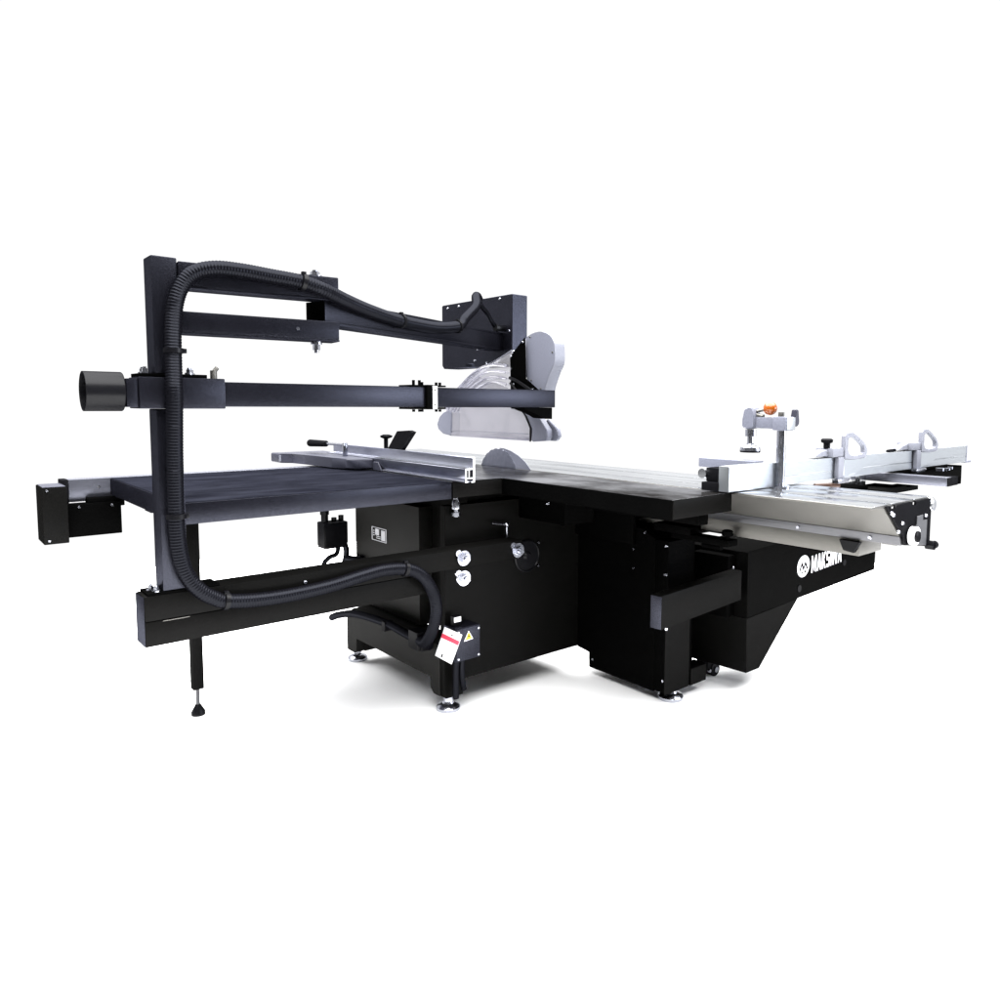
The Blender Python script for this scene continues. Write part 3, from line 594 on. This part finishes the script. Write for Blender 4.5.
# ------------------------------------------------------------------ crosscut fence
cf = thing('crosscut_fence', (3.0, 1.36, .87), 'long bright aluminium crosscut fence across the sliding table', 'fence')
m = MB(); m.prism([(1.345, .955), (1.345, .905), (1.3475, .9045), (1.3475, .9025), (1.345, .902), (1.345, .8735), (1.385, .8735), (1.385, .955)], 'x', 2.305, 4.03, .0008); m.build('fence_profile', ALUX, cf)
m = MB(); m.box(1.978, 2.3045, 1.345, 1.385, .8735, .955, .0008); m.build('fence_nose', ALUX, cf)
m = MB(); m.box(2.00, 2.085, 1.3855, 1.45, .90, .945, .002); m.box(1.975, 2.06, 1.3855, 1.45, .872, .8995, .002); m.build('fence_block', PLASTIC, cf)
m = MB(); m.box(2.18, 2.24, 1.386, 1.615, .928, .960, .002); m.build('stop_bar', GREY, cf)
m = MB(); m.cyl((1.99, 1.46, .925), (2.12, 1.46, .925), .016); m.build('nose_roller', ALU, cf)
m = MB(); m.box(4.0305, 4.036, 1.343, 1.387, .8725, .956, .001); m.box(4.036, 4.12, 1.35, 1.375, .868, .878, .002); m.build('fence_end_cap', GREY, cf)


# ------------------------------------------------------------------ flip stops
def flip_stop(x, z, label, knob, group='flip stops on the crosscut fence'):
    f = thing('flip_stop', (x, 1.335, z), label, 'flip stop', group)
    def W(p): return (x + p[0], z + p[1])
    outer = [(0, .105), (.0, .155), (.012, .168), (.06, .168), (.105, .152), (.155, .128), (.184, .105), (.183, .070), (.09, .064), (.0, .070)]
    inner = [(.022, .10), (.024, .146), (.044, .154), (.076, .152), (.116, .136), (.156, .114), (.164, .098), (.160, .082), (.078, .077), (.036, .084)]
    m = MB()
    # outline minus the finger opening: built as strips between matching rims
    n = 40
    def res(poly):
        P = [Vector(p) for p in poly]; out = []
        for i in range(n):
            a = 2 * math.pi * i / n; d = Vector((math.cos(a), math.sin(a))); c = Vector((.088, .113)); best = None
            for j in range(len(P)):
                p, q = P[j], P[(j + 1) % len(P)]; e = q - p; det = d.x * (-e.y) + d.y * e.x
                if abs(det) < 1e-9: continue
                w = p - c; t = (w.x * (-e.y) + w.y * e.x) / det; s = (d.x * w.y - d.y * w.x) / det
                if t > 0 and -1e-6 <= s <= 1 + 1e-6: best = t if best is None else min(best, t)
            out.append(c + d * (best or .02))
        return out
    A, I = res(outer), res(inner); b = bmesh.new()
    mk = lambda P, y: [b.verts.new((x + p.x, y, z + p.y)) for p in P]
    a0, a1, i0, i1 = mk(A, 1.326), mk(A, 1.342), mk(I, 1.326), mk(I, 1.342)
    for k in range(n):
        l = (k + 1) % n
        b.faces.new((a0[k], a0[l], i0[l], i0[k])); b.faces.new((a1[k], i1[k], i1[l], a1[l])); b.faces.new((a0[k], a1[k], a1[l], a0[l])); b.faces.new((i0[k], i0[l], i1[l], i1[k]))
    m._merge(b); m.build('handle', PALE, f)
    m = MB(); m.prism([(x, z + .0695), (x + .09, z + .0635), (x + .183, z + .0695), (x + .182, z + .033), (x + .10, z + .008), (x + .01, z - .002), (x, z + .004)], 'y', 1.328, 1.342, .002); m.build('stop_plate', ALUX, f)
    m = MB(); m.box(x - .085, x - .002, 1.33, 1.40, z + .078, z + .112, .004); m.box(x - .045, x - .003, 1.326, 1.3435, z - .004, z + .077, .003)
    m.prism([(x - .19, z + .083), (x - .086, z + .081), (x - .086, z + .108), (x - .14, z + .10)], 'y', 1.35, 1.385, .002); m.build('stop_body', PALE, f)
    m = MB(); m.box(x - .06, x + .03, 1.318, 1.343, z - .022, z - .005, .002); m.cyl((x - .05, 1.33, z - .012), (x + .05, 1.33, z - .012), .009); m.build('stop_foot', CHROME, f)
    if knob:
        m = MB(); m.cyl((x - .078, 1.36, z + .112), (x - .078, 1.36, z + .132), .012); m.lathe((x - .078, 1.36, z + .13), (0, 0, 1), [(.012, 0), (.021, .004), (.022, .014), (.016, .018)], 10); m.build('knob', PLASTIC, f)
    else:
        m = MB(); m.cyl((x - .20, 1.36, z + .083), (x - .27, 1.36, z + .08), .007); m.build('stop_pin', PLASTIC, f)
    return f
flip_stop(2.708, .8795, 'aluminium flip stop with a black star knob on the crosscut fence', True)
flip_stop(3.428, .879, 'aluminium flip stop without knob near the far end of the crosscut fence', False)

# ------------------------------------------------------------------ hold-down clamp
hc = thing('hold_down_clamp', (2.264, 1.33, .869), 'grey hold-down clamp on a chrome column with orange ball lever and black crank', 'clamp')
m = MB(); m.cyl((2.264, 1.335, .869), (2.264, 1.335, 1.09), .0155, seg=24); m.box(2.251, 2.2525, 1.33, 1.34, .88, 1.06, 0); m.cyl((2.264, 1.335, .8692), (2.264, 1.335, .876), .035); m.build('column', CHROME, hc)
m = MB(); m.box(2.236, 2.298, 1.305, 1.3554, 1.066, 1.113, .006); m.box(2.252, 2.276, 1.3557, 1.4472, 1.071, 1.110, .004)
m.prism([(1.4302, 1.072), (1.4302, 1.118), (1.4384, 1.142), (1.4540, 1.148), (1.4744, 1.135), (1.4812, 1.10), (1.4812, 1.075), (1.4608, 1.066)], 'x', 2.244, 2.284, .004); m.build('clamp_arm', GREY, hc)
m = MB(); m.box(2.245, 2.297, 1.3035, 1.3046, 1.068, 1.111, .0004); m.build('clamp_face', ALUX, hc)
m = MB(); m.cyl((2.264, 1.4560, 1.0), (2.264, 1.4560, 1.066), .011); m.cyl((2.264, 1.4560, 1.042), (2.264, 1.4560, 1.066), .019); m.build('spindle', CHROME, hc)
m = MB(); m.lathe((2.264, 1.4560, .985), (0, 0, 1), [(.036, .006), (.034, .018), (.014, .026), (.012, .032)]); m.build('pressure_pad', CHROME, hc)
m = MB(); m.lathe((2.264, 1.4560, .985), (0, 0, 1), [(.034, 0), (.036, .006)]); m.build('pad_rubber', PLASTIC, hc)
m = MB(); m.cyl((2.264, 1.4404, 1.128), (2.264, 1.3792, 1.141), .005); m.cyl((2.264, 1.4370, 1.118), (2.264, 1.4064, 1.112), .008); m.build('cam_lever', STEEL, hc)
m = MB(); m.ball((2.264, 1.3812, 1.1405), .0235); m.build('lever_ball', ORANGE, hc)
m = MB(); m.cyl((2.259, 1.335, 1.113), (2.259, 1.335, 1.128), .010); m.cyl((2.2985, 1.335, 1.09), (2.316, 1.335, 1.09), .009); m.build('crank_shaft', STEEL, hc)
m = MB(); m.prism([(2.309, 1.086), (2.321, 1.078), (2.352, 1.078), (2.362, 1.086), (2.36, 1.097), (2.356, 1.136), (2.341, 1.138), (2.338, 1.10), (2.319, 1.096)], 'y', 1.325, 1.345, .003); m.build('crank_handle', CASTGREY, hc)

# ------------------------------------------------------------------ outrigger table
ot = thing('outrigger_table', (3.5, 1.4, .75), 'black outrigger table frame with pale aluminium edge bar beyond the sliding table', 'outrigger')
m = MB(); m.box(3.185, 3.235, 1.128, 1.75, .8255, .8625, .002); m.build('edge_bar', RAIL, ot)
m = MB(); m.box(3.186, 3.234, 1.1245, 1.1278, .8262, .862, .001); m.box(3.2355, 3.30, 1.1265, 1.16, .8262, .862, .002); m.build('bar_end_cap', PLASTIC, ot)
m = MB(); m.prism([(3.301, 1.135), (3.36, 1.135), (4.0, 1.352), (4.0, 1.80), (3.236, 1.80), (3.236, 1.1605), (3.301, 1.1605)], 'z', .826, .858, .002); m.build('outrigger_frame', BLACK, ot)
m = MB(); m.cyl((2.70, 1.44, .835), (2.79, 1.385, .838), .010); m.build('brown_grip', BROWN, ot)
m = MB(); m.box(2.52, 3.079, 1.40, 1.56, .79, .815, .002); m.build('cross_bar', BLACK, ot)
m = MB(); m.box(3.08, 3.35, 1.352, 1.495, .78, .80, .002); m.box(3.25, 3.6, 1.40, 1.50, .76, .7795, .002); m.build('support_plate', SIDE, ot)
m = MB(); m.box(3.13, 3.1845, 1.46, 1.52, .805, .858, .002); m.box(3.06, 3.13, 1.47, 1.51, .81, .85, .002); m.build('corner_joint', ALU, ot)
m = MB(); m.cyl((3.55, 1.29, .857), (3.55, 1.29, .872), .018); m.cyl((3.62, 1.285, .857), (3.62, 1.285, .868), .014); m.cyl((3.70, 1.30, .857), (3.70, 1.30, .868), .012); m.build('frame_bolt', CHROME, ot)
m = MB(); m.oprism([(.0, .57), (.11, .57), (.11, .76), (.0, .76)], (3.42, 1.72), DS, -.09, .0, .002); m.build('arm_bearing', BLACK, ot)

# ------------------------------------------------------------------ camera (solved from the photo's vanishing lines)
Rr = Vector((0.74954899, -0.66191878, 0.00631192)); Dn = Vector((-0.05169367, -0.06803822, -0.99634259)); Fw = Vector((0.65992733, 0.7464813, -0.08521499))
cd = bpy.data.cameras.new('camera'); cam = bpy.data.objects.new('camera', cd); col.objects.link(cam)
M = Matrix(((Rr.x, -Dn.x, -Fw.x, 0), (Rr.y, -Dn.y, -Fw.y, 0), (Rr.z, -Dn.z, -Fw.z, 1.15), (0, 0, 0, 1)))
cam.matrix_world = M
cd.sensor_width = 36; cd.sensor_fit = 'HORIZONTAL'; cd.lens = 730.598 * 36 / 1000
cd.shift_x = (500 - 543.871) / 1000; cd.shift_y = (466.764 - 500) / 1000
cd.clip_start = .05; cd.clip_end = 300
scene.camera = cam

# ------------------------------------------------------------------ studio light
W = bpy.data.worlds.new('World'); scene.world = W; W.use_nodes = True
nt = W.node_tree; nt.nodes.clear(); N = nt.nodes; L = nt.links
out = N.new('ShaderNodeOutputWorld'); bg = N.new('ShaderNodeBackground'); tc = N.new('ShaderNodeTexCoord')
dot = N.new('ShaderNodeVectorMath'); dot.operation = 'DOT_PRODUCT'; dot.inputs[1].default_value = (.66, .75, 0)
mr = N.new('ShaderNodeMapRange'); mr.inputs['From Min'].default_value = -.35; mr.inputs['From Max'].default_value = .05
mr.inputs['To Min'].default_value = .12; mr.inputs['To Max'].default_value = 1.04
L.new(tc.outputs['Generated'], dot.inputs[0]); L.new(dot.outputs['Value'], mr.inputs['Value'])
bg.inputs['Color'].default_value = (1, 1, 1, 1); L.new(mr.outputs['Result'], bg.inputs['Strength']); L.new(bg.outputs[0], out.inputs['Surface'])

def area(name, loc, target, size, power, color=(1, 1, 1), sy=None):
    ld = bpy.data.lights.new(name, 'AREA'); ld.energy = power; ld.color = color; ld.shape = 'RECTANGLE'; ld.size = size; ld.size_y = sy or size
    o = bpy.data.objects.new(name, ld); col.objects.link(o); o.location = loc
    o.rotation_euler = (Vector(target) - Vector(loc)).to_track_quat('-Z', 'Y').to_euler(); return o
area('key_softbox', (7.6, -5.0, 1.7), (1.75, 2.1, 1.1), 3.4, 430, (.84, .89, 1.0), 2.4)
area('overhead_floor_fill', (2.1, 2.4, 6.5), (2.1, 2.4, 0), 13.0, 7600)  # added lamp out of view, burns the floor out to white

scene.view_settings.view_transform = 'Standard'; scene.view_settings.look = 'None'
scene.view_settings.exposure = 0; scene.view_settings.gamma = 1; scene.view_settings.use_curve_mapping = False
scene.cycles.transparent_max_bounces = 16; scene.cycles.max_bounces = 8
scene.cycles.use_denoising = True
